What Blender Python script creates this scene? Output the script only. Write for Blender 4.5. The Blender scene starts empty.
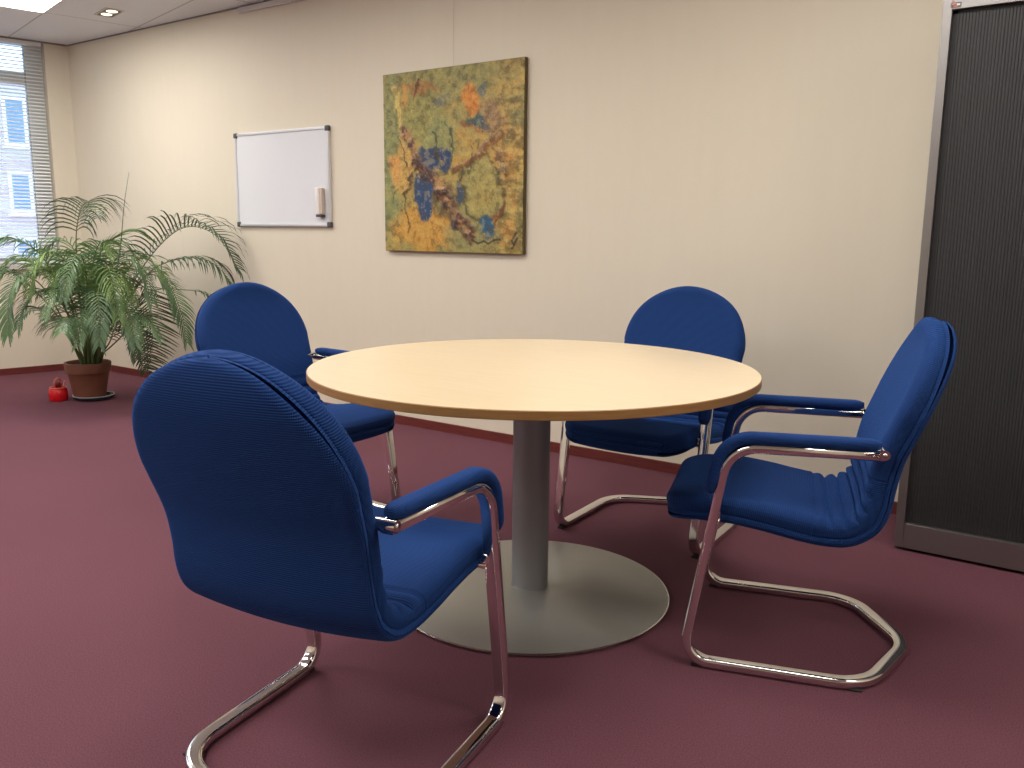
import bpy, bmesh, math, random
import numpy as np
from mathutils import Vector, Matrix

S = bpy.context.scene
COL = S.collection
random.seed(7)
PI = math.pi

# ---------------------------------------------------------------- camera
F_PX, PITCH, ROLL, YAW, CAM_H = 857.83, 0.1745, 0.0103, 0.6154, 1.146
cam = bpy.data.cameras.new('camera')
cam.sensor_width = 36.0
cam.sensor_fit = 'HORIZONTAL'
cam.lens = F_PX / 1024 * 36.0
cam.clip_start = 0.05
cam.clip_end = 300
camo = bpy.data.objects.new('camera', cam)
COL.objects.link(camo)
camo.matrix_world = (Matrix.Translation((0, 0, CAM_H)) @ Matrix.Rotation(YAW, 4, 'Z')
                     @ Matrix.Rotation(PI / 2 - PITCH, 4, 'X') @ Matrix.Rotation(ROLL, 4, 'Z'))
S.camera = camo

# ---------------------------------------------------------------- world and exposure
W = bpy.data.worlds.new('overcast_sky')
S.world = W
W.use_nodes = True
bg = W.node_tree.nodes['Background']
bg.inputs['Color'].default_value = (0.60, 0.76, 1.0, 1)
bg.inputs['Strength'].default_value = 3.4
S.view_settings.view_transform = 'Standard'
S.view_settings.look = 'None'
S.view_settings.gamma = 1.0
S.view_settings.use_curve_mapping = False
S.view_settings.exposure = 0.0
PANEL_STRENGTH = 14.5
PANEL_COLOR = (1.0, 0.95, 0.89)
SPOT_W = 2.0

# ---------------------------------------------------------------- room measures
HC = 2.562                      # ceiling height
D = 3.759                       # painting wall at y = D
CX = -6.968                     # room corner x
WV = Vector((-0.2228, -0.9749, 0))      # along the window wall, towards the viewer's side
DV = Vector((0.9749, -0.2228, 0))       # off the window wall, into the room
CORNER = Vector((CX, D, 0))
XR, YF = 2.3, -2.6              # right and front walls


def wd(w, d, z=0.0):
    return CORNER + WV * w + DV * d + Vector((0, 0, z))


# ---------------------------------------------------------------- materials
def new_mat(name):
    m = bpy.data.materials.new(name)
    m.use_nodes = True
    nt = m.node_tree
    return m, nt, nt.nodes['Principled BSDF']


def node(nt, t, **kw):
    n = nt.nodes.new(t)
    for k, v in kw.items():
        setattr(n, k, v)
    return n


def simple(name, col, rough=0.5, metal=0.0, noise=0.0, nscale=40.0, bump=0.0, bscale=200.0, spec=0.5, aniso=None):
    m, nt, b = new_mat(name)
    b.inputs['Base Color'].default_value = (*col, 1)
    b.inputs['Roughness'].default_value = rough
    b.inputs['Metallic'].default_value = metal
    b.inputs['Specular IOR Level'].default_value = spec
    tc = node(nt, 'ShaderNodeTexCoord')
    if noise > 0:
        n = node(nt, 'ShaderNodeTexNoise')
        n.inputs['Scale'].default_value = nscale
        n.inputs['Detail'].default_value = 4
        nt.links.new(tc.outputs['Object'], n.inputs['Vector'])
        mx = node(nt, 'ShaderNodeMix', data_type='RGBA')
        mx.inputs[6].default_value = (*[c * (1 - noise) for c in col], 1)
        mx.inputs[7].default_value = (*[min(1, c * (1 + noise)) for c in col], 1)
        nt.links.new(n.outputs['Fac'], mx.inputs[0])
        nt.links.new(mx.outputs[2], b.inputs['Base Color'])
    if bump > 0:
        n2 = node(nt, 'ShaderNodeTexNoise')
        n2.inputs['Scale'].default_value = bscale
        nt.links.new(tc.outputs['Object'], n2.inputs['Vector'])
        bp = node(nt, 'ShaderNodeBump')
        bp.inputs['Strength'].default_value = bump
        bp.inputs['Distance'].default_value = 0.002
        nt.links.new(n2.outputs['Fac'], bp.inputs['Height'])
        nt.links.new(bp.outputs['Normal'], b.inputs['Normal'])
    return m


def emitter(name, col, strength):
    m, nt, b = new_mat(name)
    b.inputs['Base Color'].default_value = (*col, 1)
    b.inputs['Emission Color'].default_value = (*col, 1)
    b.inputs['Emission Strength'].default_value = strength
    return m


def fabric_mat():
    m, nt, b = new_mat('blue_ribbed_fabric')
    uv = node(nt, 'ShaderNodeUVMap')
    sep = node(nt, 'ShaderNodeSeparateXYZ')
    nt.links.new(uv.outputs['UV'], sep.inputs[0])
    # fine ribs, one every 5 mm, broken by the thread
    mu = node(nt, 'ShaderNodeMath', operation='MULTIPLY')
    mu.inputs[1].default_value = 2 * PI / 0.0046
    nt.links.new(sep.outputs['Y'], mu.inputs[0])
    si = node(nt, 'ShaderNodeMath', operation='SINE')
    nt.links.new(mu.outputs[0], si.inputs[0])
    mu2 = node(nt, 'ShaderNodeMath', operation='MULTIPLY')
    mu2.inputs[1].default_value = 2 * PI / 0.0035
    nt.links.new(sep.outputs['X'], mu2.inputs[0])
    si2 = node(nt, 'ShaderNodeMath', operation='SINE')
    nt.links.new(mu2.outputs[0], si2.inputs[0])
    ad = node(nt, 'ShaderNodeMath', operation='MULTIPLY_ADD')
    ad.inputs[1].default_value = 0.35
    nt.links.new(si2.outputs[0], ad.inputs[0])
    nt.links.new(si.outputs[0], ad.inputs[2])
    bp = node(nt, 'ShaderNodeBump')
    bp.inputs['Strength'].default_value = 0.5
    bp.inputs['Distance'].default_value = 0.0011
    nt.links.new(ad.outputs[0], bp.inputs['Height'])
    nt.links.new(bp.outputs['Normal'], b.inputs['Normal'])
    mr = node(nt, 'ShaderNodeMapRange')
    mr.inputs['From Min'].default_value = -1.3
    mr.inputs['From Max'].default_value = 1.3
    nt.links.new(ad.outputs[0], mr.inputs['Value'])
    mx = node(nt, 'ShaderNodeMix', data_type='RGBA')
    mx.inputs[6].default_value = (0.0065, 0.025, 0.105, 1)
    mx.inputs[7].default_value = (0.0165, 0.058, 0.215, 1)
    nt.links.new(mr.outputs[0], mx.inputs[0])
    nt.links.new(mx.outputs[2], b.inputs['Base Color'])
    b.inputs['Roughness'].default_value = 0.85
    b.inputs['Specular IOR Level'].default_value = 0.12
    b.inputs['Sheen Weight'].default_value = 0.3
    b.inputs['Sheen Roughness'].default_value = 0.4
    b.inputs['Sheen Tint'].default_value = (0.08, 0.30, 1, 1)
    return m


def carpet_mat():
    m, nt, b = new_mat('burgundy_carpet')
    tc = node(nt, 'ShaderNodeTexCoord')
    n = node(nt, 'ShaderNodeTexNoise')
    n.inputs['Scale'].default_value = 260
    n.inputs['Detail'].default_value = 3
    n2 = node(nt, 'ShaderNodeTexNoise')
    n2.inputs['Scale'].default_value = 1.1
    n2.inputs['Detail'].default_value = 3
    nt.links.new(tc.outputs['Object'], n.inputs['Vector'])
    nt.links.new(tc.outputs['Object'], n2.inputs['Vector'])
    r = node(nt, 'ShaderNodeValToRGB')
    r.color_ramp.elements[0].position = 0.3
    r.color_ramp.elements[0].color = (0.115, 0.045, 0.061, 1)
    r.color_ramp.elements[1].position = 0.72
    r.color_ramp.elements[1].color = (0.192, 0.075, 0.099, 1)
    nt.links.new(n.outputs['Fac'], r.inputs[0])
    mx = node(nt, 'ShaderNodeMix', data_type='RGBA', blend_type='MULTIPLY')
    mx.inputs[0].default_value = 1
    r2 = node(nt, 'ShaderNodeValToRGB')
    r2.color_ramp.elements[0].position = 0.35
    r2.color_ramp.elements[0].color = (0.93, 0.93, 0.93, 1)
    r2.color_ramp.elements[1].position = 0.65
    r2.color_ramp.elements[1].color = (1, 1, 1, 1)
    nt.links.new(n2.outputs['Fac'], r2.inputs[0])
    nt.links.new(r.outputs[0], mx.inputs[6])
    nt.links.new(r2.outputs[0], mx.inputs[7])
    nt.links.new(mx.outputs[2], b.inputs['Base Color'])
    b.inputs['Roughness'].default_value = 0.95
    b.inputs['Specular IOR Level'].default_value = 0.15
    bp = node(nt, 'ShaderNodeBump')
    bp.inputs['Strength'].default_value = 0.5
    bp.inputs['Distance'].default_value = 0.003
    nt.links.new(n.outputs['Fac'], bp.inputs['Height'])
    nt.links.new(bp.outputs['Normal'], b.inputs['Normal'])
    return m


def wall_mat():
    m, nt, b = new_mat('cream_wallpaper')
    tc = node(nt, 'ShaderNodeTexCoord')
    mp = node(nt, 'ShaderNodeMapping')
    mp.inputs['Scale'].default_value = (9, 9, 1.2)
    n = node(nt, 'ShaderNodeTexNoise')
    n.inputs['Scale'].default_value = 3
    n.inputs['Detail'].default_value = 5
    nt.links.new(tc.outputs['Object'], mp.inputs[0])
    nt.links.new(mp.outputs[0], n.inputs['Vector'])
    mx = node(nt, 'ShaderNodeMix', data_type='RGBA')
    mx.inputs[6].default_value = (0.695, 0.640, 0.520, 1)
    mx.inputs[7].default_value = (0.720, 0.665, 0.545, 1)
    nt.links.new(n.outputs['Fac'], mx.inputs[0])
    nt.links.new(mx.outputs[2], b.inputs['Base Color'])
    b.inputs['Roughness'].default_value = 0.6
    b.inputs['Specular IOR Level'].default_value = 0.3
    n2 = node(nt, 'ShaderNodeTexNoise')
    n2.inputs['Scale'].default_value = 160
    nt.links.new(tc.outputs['Object'], n2.inputs['Vector'])
    bp = node(nt, 'ShaderNodeBump')
    bp.inputs['Strength'].default_value = 0.12
    bp.inputs['Distance'].default_value = 0.002
    nt.links.new(n2.outputs['Fac'], bp.inputs['Height'])
    nt.links.new(bp.outputs['Normal'], b.inputs['Normal'])
    return m


def wood_mat(name, c0, c1, scale, rough, rot=0.0):
    m, nt, b = new_mat(name)
    tc = node(nt, 'ShaderNodeTexCoord')
    mp = node(nt, 'ShaderNodeMapping')
    mp.inputs['Rotation'].default_value = (0, 0, rot)
    mp.inputs['Scale'].default_value = scale
    n = node(nt, 'ShaderNodeTexNoise')
    n.inputs['Scale'].default_value = 5
    n.inputs['Detail'].default_value = 8
    n.inputs['Distortion'].default_value = 0.3
    nt.links.new(tc.outputs['Object'], mp.inputs[0])
    nt.links.new(mp.outputs[0], n.inputs['Vector'])
    r = node(nt, 'ShaderNodeValToRGB')
    r.color_ramp.elements[0].position = 0.3
    r.color_ramp.elements[0].color = (*c0, 1)
    r.color_ramp.elements[1].position = 0.7
    r.color_ramp.elements[1].color = (*c1, 1)
    nt.links.new(n.outputs['Fac'], r.inputs[0])
    nt.links.new(r.outputs[0], b.inputs['Base Color'])
    b.inputs['Roughness'].default_value = rough
    return m


def ceiling_mat():
    # mineral tiles 1.2 x 0.6 m in a grid that follows the window wall
    m, nt, b = new_mat('ceiling_tiles')
    tc = node(nt, 'ShaderNodeTexCoord')
    sep = node(nt, 'ShaderNodeSeparateXYZ')
    nt.links.new(tc.outputs['Object'], sep.inputs[0])

    def seam(sock, off, per, half):
        a = node(nt, 'ShaderNodeMath', operation='SUBTRACT')
        a.inputs[1].default_value = off - per / 2
        nt.links.new(sock, a.inputs[0])
        mo = node(nt, 'ShaderNodeMath', operation='FLOORED_MODULO')
        mo.inputs[1].default_value = per
        nt.links.new(a.outputs[0], mo.inputs[0])
        s = node(nt, 'ShaderNodeMath', operation='SUBTRACT')
        s.inputs[1].default_value = per / 2
        nt.links.new(mo.outputs[0], s.inputs[0])
        ab = node(nt, 'ShaderNodeMath', operation='ABSOLUTE')
        nt.links.new(s.outputs[0], ab.inputs[0])
        lt = node(nt, 'ShaderNodeMath', operation='LESS_THAN')
        lt.inputs[1].default_value = half
        nt.links.new(ab.outputs[0], lt.inputs[0])
        return lt.outputs[0]
    s1 = seam(sep.outputs['X'], 1.02, 1.2, 0.006)
    s2 = seam(sep.outputs['Y'], 0.41, 0.6, 0.006)
    mxm = node(nt, 'ShaderNodeMath', operation='MAXIMUM')
    nt.links.new(s1, mxm.inputs[0])
    nt.links.new(s2, mxm.inputs[1])
    n = node(nt, 'ShaderNodeTexNoise')
    n.inputs['Scale'].default_value = 180
    nt.links.new(tc.outputs['Object'], n.inputs['Vector'])
    c = node(nt, 'ShaderNodeMix', data_type='RGBA')
    c.inputs[6].default_value = (0.70, 0.72, 0.76, 1)
    c.inputs[7].default_value = (0.77, 0.79, 0.83, 1)
    nt.links.new(n.outputs['Fac'], c.inputs[0])
    mx = node(nt, 'ShaderNodeMix', data_type='RGBA')
    mx.inputs[7].default_value = (0.46, 0.45, 0.44, 1)
    nt.links.new(mxm.outputs[0], mx.inputs[0])
    nt.links.new(c.outputs[2], mx.inputs[6])
    nt.links.new(mx.outputs[2], b.inputs['Base Color'])
    b.inputs['Roughness'].default_value = 0.9
    return m


def tambour_mat():
    m, nt, b = new_mat('tambour_slats')
    tc = node(nt, 'ShaderNodeTexCoord')
    sep = node(nt, 'ShaderNodeSeparateXYZ')
    nt.links.new(tc.outputs['Object'], sep.inputs[0])
    n = node(nt, 'ShaderNodeTexNoise')
    n.inputs['Scale'].default_value = 6
    mp = node(nt, 'ShaderNodeMapping')
    mp.inputs['Scale'].default_value = (14, 14, 1.4)
    nt.links.new(tc.outputs['Object'], mp.inputs[0])
    nt.links.new(mp.outputs[0], n.inputs['Vector'])
    mx = node(nt, 'ShaderNodeMix', data_type='RGBA')
    mx.inputs[6].default_value = (0.019, 0.020, 0.022, 1)
    mx.inputs[7].default_value = (0.030, 0.031, 0.033, 1)
    nt.links.new(n.outputs['Fac'], mx.inputs[0])
    nt.links.new(mx.outputs[2], b.inputs['Base Color'])
    b.inputs['Roughness'].default_value = 0.55
    return m


def glass_mat():
    m, nt, b = new_mat('window_glass')
    out = nt.nodes['Material Output']
    tr = node(nt, 'ShaderNodeBsdfTransparent')
    tr.inputs[0].default_value = (0.94, 0.97, 0.98, 1)
    gl = node(nt, 'ShaderNodeBsdfGlossy')
    gl.inputs['Roughness'].default_value = 0.02
    fr = node(nt, 'ShaderNodeFresnel')
    fr.inputs['IOR'].default_value = 1.45
    mx = node(nt, 'ShaderNodeMixShader')
    nt.links.new(fr.outputs[0], mx.inputs[0])
    nt.links.new(tr.outputs[0], mx.inputs[1])
    nt.links.new(gl.outputs[0], mx.inputs[2])
    nt.links.new(mx.outputs[0], out.inputs['Surface'])
    nt.nodes.remove(b)
    return m


def leaf_mat(name, c0, c1):
    m, nt, b = new_mat(name)
    tc = node(nt, 'ShaderNodeTexCoord')
    n = node(nt, 'ShaderNodeTexNoise')
    n.inputs['Scale'].default_value = 7
    nt.links.new(tc.outputs['Object'], n.inputs['Vector'])
    r = node(nt, 'ShaderNodeValToRGB')
    r.color_ramp.elements[0].position = 0.35
    r.color_ramp.elements[0].color = (*c0, 1)
    r.color_ramp.elements[1].position = 0.65
    r.color_ramp.elements[1].color = (*c1, 1)
    nt.links.new(n.outputs['Fac'], r.inputs[0])
    nt.links.new(r.outputs[0], b.inputs['Base Color'])
    b.inputs['Roughness'].default_value = 0.38
    tl = node(nt, 'ShaderNodeBsdfTranslucent')
    nt.links.new(r.outputs[0], tl.inputs[0])
    mx = node(nt, 'ShaderNodeMixShader')
    mx.inputs[0].default_value = 0.25
    out = nt.nodes['Material Output']
    nt.links.new(b.outputs[0], mx.inputs[1])
    nt.links.new(tl.outputs[0], mx.inputs[2])
    nt.links.new(mx.outputs[0], out.inputs['Surface'])
    return m


def brick_mat():
    m, nt, b = new_mat('pale_brick')
    tc = node(nt, 'ShaderNodeTexCoord')
    br = node(nt, 'ShaderNodeTexBrick')
    br.inputs['Color1'].default_value = (0.47, 0.38, 0.43, 1)
    br.inputs['Color2'].default_value = (0.53, 0.44, 0.50, 1)
    br.inputs['Mortar'].default_value = (0.56, 0.53, 0.58, 1)
    br.inputs['Scale'].default_value = 4
    mp = node(nt, 'ShaderNodeMapping')
    mp.inputs['Rotation'].default_value = (PI / 2, 0, 0)
    nt.links.new(tc.outputs['Object'], mp.inputs[0])
    nt.links.new(mp.outputs[0], br.inputs['Vector'])
    nt.links.new(br.outputs[0], b.inputs['Base Color'])
    b.inputs['Roughness'].default_value = 0.9
    return m


M_FAB = fabric_mat()
M_CARPET = carpet_mat()
M_WALL = wall_mat()
M_CEIL = ceiling_mat()
M_CHROME = simple('chrome', (0.78, 0.76, 0.74), 0.07, 1.0)
M_STUBCAP = simple('brushed_chrome', (0.70, 0.68, 0.66), 0.25, 1.0)
M_RUBBER = simple('black_rubber', (0.012, 0.012, 0.013), 0.6)
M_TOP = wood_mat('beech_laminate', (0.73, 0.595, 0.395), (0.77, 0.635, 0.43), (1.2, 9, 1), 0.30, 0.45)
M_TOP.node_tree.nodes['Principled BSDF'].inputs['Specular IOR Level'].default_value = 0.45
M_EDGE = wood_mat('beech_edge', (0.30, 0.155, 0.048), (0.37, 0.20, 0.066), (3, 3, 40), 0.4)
M_STEEL = simple('grey_lacquered_steel', (0.37, 0.375, 0.345), 0.36, 0.55, noise=0.05, nscale=8)
M_COLUMN = simple('grey_lacquered_column', (0.27, 0.275, 0.28), 0.42, 0.35)
M_DISCEDGE = simple('bright_disc_edge', (0.6, 0.6, 0.58), 0.25, 1.0)
M_BASEB = wood_mat('red_brown_wood', (0.105, 0.020, 0.018), (0.165, 0.032, 0.027), (1.5, 1.5, 20), 0.4)
M_CABFRAME = simple('silver_grey_metal', (0.29, 0.28, 0.275), 0.34, 0.85)
M_CABDARK = simple('dark_cabinet_inside', (0.012, 0.012, 0.013), 0.7)
M_CABSIDE = simple('dark_grey_cabinet_side', (0.10, 0.10, 0.10), 0.5)
M_TAMB = tambour_mat()
M_WHITE = simple('white_painted_frame', (0.70, 0.74, 0.70), 0.4)
M_BLIND = simple('white_blind_slats', (0.88, 0.90, 0.92), 0.4)
M_SILL = simple('pale_grey_sill', (0.60, 0.58, 0.56), 0.4)
M_GLASS = glass_mat()
M_BOARD = simple('whiteboard_enamel', (0.74, 0.77, 0.81), 0.16, 0.0)
M_ALU = simple('aluminium_edging', (0.72, 0.73, 0.76), 0.35, 0.6)
M_GREYPL = simple('dark_grey_plastic', (0.07, 0.07, 0.075), 0.5)
M_ERASER = simple('eraser_white_plastic', (0.80, 0.78, 0.76), 0.4)
M_FELT = simple('beige_felt', (0.55, 0.46, 0.38), 0.9)
M_CANVAS = simple('dark_canvas_edge', (0.105, 0.075, 0.028), 0.8)
M_CORD = simple('clear_nylon_cord', (0.50, 0.46, 0.38), 0.4)
M_RAIL = simple('pale_rail', (0.62, 0.60, 0.58), 0.4)
M_GAP = simple('shadow_gap_profile', (0.24, 0.24, 0.24), 0.7)
M_TERRA = simple('terracotta', (0.165, 0.058, 0.032), 0.7, noise=0.25, nscale=9, bump=0.3, bscale=30)
M_SOIL = simple('potting_soil', (0.025, 0.018, 0.012), 0.95, bump=0.8, bscale=60)
M_SAUCER = simple('dark_glazed_saucer', (0.012, 0.022, 0.040), 0.25)
M_SAUCERRIM = simple('pale_saucer_rim', (0.35, 0.34, 0.32), 0.4)
M_LEAF = [leaf_mat('palm_leaf_deep', (0.080, 0.160, 0.075), (0.165, 0.280, 0.130)),
          leaf_mat('palm_leaf_bright', (0.110, 0.210, 0.060), (0.230, 0.360, 0.110)),
          leaf_mat('palm_leaf_dark', (0.042, 0.075, 0.038), (0.080, 0.130, 0.060))]
M_STEM = simple('palm_stem', (0.10, 0.145, 0.045), 0.5, noise=0.3, nscale=12)
M_SPEAR = simple('palm_spear', (0.06, 0.085, 0.04), 0.5)
M_RED = simple('glossy_red_plastic', (0.62, 0.008, 0.014), 0.22)
M_REDDARK = simple('dark_red_plastic', (0.20, 0.006, 0.012), 0.3)
M_PINK = simple('salmon_plastic', (0.72, 0.16, 0.12), 0.35)
M_PANEL = emitter('lit_diffuser', PANEL_COLOR, PANEL_STRENGTH)
M_BULB = emitter('lit_lamp', (1.0, 0.80, 0.52), 2.5)
M_BRICK = brick_mat()
M_OUTWIN = simple('blue_reflecting_window', (0.13, 0.26, 0.42), 0.2)
M_OUTFRAME = simple('white_outer_frame', (0.85, 0.87, 0.90), 0.5)
M_PAVE = simple('pale_paving', (0.35, 0.34, 0.33), 0.9)


# ---------------------------------------------------------------- mesh helpers
def obj(name, bm, m, parent=None, smooth=False, loc=None):
    me = bpy.data.meshes.new(name)
    bm.normal_update()
    bm.to_mesh(me)
    bm.free()
    for mm in (m if isinstance(m, (list, tuple)) else [m]):
        me.materials.append(mm)
    if smooth:
        for p in me.polygons:
            p.use_smooth = True
    o = bpy.data.objects.new(name, me)
    COL.objects.link(o)
    if parent is not None:
        o.parent = parent
    if loc is not None:
        o.location = loc
    return o


def sharp(o, deg=35):
    me = o.data
    for p in me.polygons:
        p.use_smooth = True
    bm = bmesh.new()
    bm.from_mesh(me)
    for e in bm.edges:
        if len(e.link_faces) == 2 and e.calc_face_angle(0) > math.radians(deg):
            e.smooth = False
    bm.to_mesh(me)
    bm.free()
    return o


def struct(name, bm, m, parent=None, **kw):
    o = obj(name, bm, m, parent, **kw)
    if parent is None:
        o['kind'] = 'structure'
    return o


def thing(name, label, cat, loc=(0, 0, 0), rz=0.0, group=None):
    o = bpy.data.objects.new(name, None)
    o.empty_display_size = 0.1
    COL.objects.link(o)
    o.location = loc
    o.rotation_euler = (0, 0, rz)
    return tag(o, label, cat, group)


def tag(o, label, cat, group=None):
    o['label'] = label
    o['category'] = cat
    if group:
        o['group'] = group
    return o


def box(bm, x0, x1, y0, y1, z0, z1, bev=0.0, mi=0):
    vs = [bm.verts.new((x, y, z)) for x in (x0, x1) for y in (y0, y1) for z in (z0, z1)]
    idx = [(0, 1, 3, 2), (4, 6, 7, 5), (0, 4, 5, 1), (2, 3, 7, 6), (0, 2, 6, 4), (1, 5, 7, 3)]
    fs = []
    for f in idx:
        fc = bm.faces.new([vs[i] for i in f])
        fc.material_index = mi
        fs.append(fc)
    if bev > 0:
        es = list({e for f in fs for e in f.edges})
        bmesh.ops.bevel(bm, geom=es, offset=bev, segments=2, affect='EDGES', profile=0.5)
    return fs


def wbox(bm, w0, w1, d0, d1, z0, z1, **kw):
    """box aligned with the window wall (w along it, d off it), in the wall's own frame"""
    return box(bm, d0, d1, w0, w1, z0, z1, **kw)


WALL_MX = Matrix(((DV.x, WV.x, 0, CX), (DV.y, WV.y, 0, D), (0, 0, 1, 0), (0, 0, 0, 1)))


def lathe(bm, prof, n=48, mi=None, cx=0, cy=0):
    """prof: list of (r, z); closes at r = 0"""
    rings = []
    for r, z in prof:
        if r < 1e-6:
            rings.append([bm.verts.new((cx, cy, z))])
        else:
            rings.append([bm.verts.new((cx + r * math.cos(2 * PI * i / n), cy + r * math.sin(2 * PI * i / n), z)) for i in range(n)])
    for k in range(len(rings) - 1):
        a, b = rings[k], rings[k + 1]
        for i in range(n):
            j = (i + 1) % n
            if len(a) == 1 and len(b) == 1:
                continue
            if len(a) == 1:
                f = bm.faces.new((a[0], b[j], b[i]))
            elif len(b) == 1:
                f = bm.faces.new((a[i], a[j], b[0]))
            else:
                f = bm.faces.new((a[i], a[j], b[j], b[i]))
            if mi:
                f.material_index = mi[k]
    bmesh.ops.recalc_face_normals(bm, faces=bm.faces[:])


def fillet(pts, rad, seg=8):
    """round the inner corners of a polyline"""
    P = [Vector(p) for p in pts]
    out = [P[0]]
    for i in range(1, len(P) - 1):
        a, b, c = P[i - 1], P[i], P[i + 1]
        d1, d2 = (a - b).normalized(), (c - b).normalized()
        ang = d1.angle(d2)
        r = rad[i - 1] if isinstance(rad, (list, tuple)) else rad
        if ang > PI - 0.02 or r <= 0:
            out.append(b)
            continue
        t = r / math.tan(ang / 2)
        t = min(t, (a - b).length * 0.49, (c - b).length * 0.49)
        r2 = t * math.tan(ang / 2)
        cen = b + (d1 + d2).normalized() * (r2 / math.sin(ang / 2))
        s, e = b + d1 * t - cen, b + d2 * t - cen
        tot = s.angle(e)
        for k in range(seg + 1):
            u = k / seg
            v = (s * math.sin((1 - u) * tot) + e * math.sin(u * tot)) / math.sin(tot)
            out.append(cen + v)
    out.append(P[-1])
    return out


def sweep(bm, path, sec, axis, cap=True, scale=None):
    """sweep a closed 2-D section (list of (a, b)) along a path; `axis` is the starting direction of a"""
    P = [Vector(p) for p in path]
    n = len(P)
    rings = []
    A = Vector(axis).normalized()
    prevT = None
    for i in range(n):
        if i == 0:
            T = (P[1] - P[0]).normalized()
        elif i == n - 1:
            T = (P[-1] - P[-2]).normalized()
        else:
            T = ((P[i] - P[i - 1]).normalized() + (P[i + 1] - P[i]).normalized()).normalized()
        if prevT is not None:
            q = prevT.rotation_difference(T)
            A = q @ A
        A = (A - T * A.dot(T)).normalized()
        B = T.cross(A)
        s = scale(i / (n - 1)) if scale else 1.0
        rings.append([bm.verts.new(P[i] + A * (a * s) + B * (b * s)) for a, b in sec])
        prevT = T
    m = len(sec)
    for i in range(n - 1):
        for k in range(m):
            j = (k + 1) % m
            bm.faces.new((rings[i][k], rings[i][j], rings[i + 1][j], rings[i + 1][k]))
    if cap:
        bm.faces.new(rings[0][::-1])
        bm.faces.new(rings[-1])


def rrect(a, b, r, seg=3):
    """rounded rectangle, half sizes a, b"""
    out = []
    for (cx, cy, s) in ((a - r, b - r, 0), (-a + r, b - r, 1), (-a + r, -b + r, 2), (a - r, -b + r, 3)):
        for k in range(seg + 1):
            t = (s + k / seg) * PI / 2
            out.append((cx + r * math.cos(t), cy + r * math.sin(t)))
    return out


def circ(r, n=12):
    return [(r * math.cos(2 * PI * i / n), r * math.sin(2 * PI * i / n)) for i in range(n)]


# ---------------------------------------------------------------- the room
bm = bmesh.new()
fl = [(CX - .3, D + .3), (XR + .2, D + .3), (XR + .2, YF - .2), (-8.9, YF - .2)]
v = [bm.verts.new((x, y, 0)) for x, y in fl] + [bm.verts.new((x, y, -.12)) for x, y in fl]
bm.faces.new(v[:4][::-1])
bm.faces.new(v[4:])
for i in range(4):
    j = (i + 1) % 4
    bm.faces.new((v[i], v[j], v[4 + j], v[4 + i]))
bmesh.ops.recalc_face_normals(bm, faces=bm.faces[:])
struct('floor', bm, M_CARPET)

bm = bmesh.new()
wbox(bm, -2.3, 7.2, -0.1, 11.5, HC, HC + .12)
o = struct('ceiling', bm, M_CEIL)
o.matrix_world = WALL_MX

bm = bmesh.new()
box(bm, CX - .25, XR + .15, D, D + .15, 0, HC)
struct('wall_back', bm, M_WALL)
bm = bmesh.new()
box(bm, XR, XR + .15, YF, D, 0, HC)
struct('wall_right', bm, M_WALL)
bm = bmesh.new()
box(bm, -8.7, XR + .15, YF - .15, YF, 0, HC)
struct('wall_front', bm, M_WALL)

WIN = [(0.17, 2.05), (2.45, 4.35), (4.75, 6.35)]
SILL = 0.862
bm = bmesh.new()
edges = [0.0] + [e for w in WIN for e in w] + [6.75]
wbox(bm, -.12, 6.75, -.22, 0, 0, SILL - .04)
for a, b in zip(edges[0::2], edges[1::2]):
    wbox(bm, a - (.12 if a == 0 else 0), b, -.22, 0, SILL - .04, HC)
o = struct('wall_left', bm, M_WALL)
o.matrix_world = WALL_MX

for n, (w0, w1) in enumerate(WIN):
    bm = bmesh.new()
    dd = (-.15, -.09)
    wbox(bm, w0, w0 + .125, *dd, SILL, HC, bev=.004)
    wbox(bm, w1 - .09, w1, *dd, SILL, HC, bev=.004)
    wbox(bm, w0 + .125, w1 - .09, *dd, SILL, SILL + .06, bev=.004)
    wbox(bm, w0 + .125, w1 - .09, *dd, HC - .03, HC)
    wbox(bm, w0 + .125, w1 - .09, *dd, 2.24, 2.33, bev=.004)
    mid = (w0 + w1) / 2 + .1
    wbox(bm, mid - .05, mid + .05, *dd, SILL + .06, 2.24, bev=.004)
    wn = struct('window_%d' % (n + 1), bm, M_WHITE)
    wn.matrix_world = WALL_MX
    for nm, a, b, z0, z1 in (('pane', w0 + .125, mid - .05, SILL + .06, 2.24), ('pane', mid + .05, w1 - .09, SILL + .06, 2.24),
                             ('pane', w0 + .125, w1 - .09, 2.33, HC - .03)):
        bm = bmesh.new()
        wbox(bm, a, b, -.124, -.118, z0, z1)
        obj(nm, bm, M_GLASS, wn)
    bm = bmesh.new()
    wbox(bm, w0 - .03, w1 + .03, -.2, .03, SILL - .04, SILL, bev=.005)
    obj('window_sill', bm, M_SILL, wn)

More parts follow.
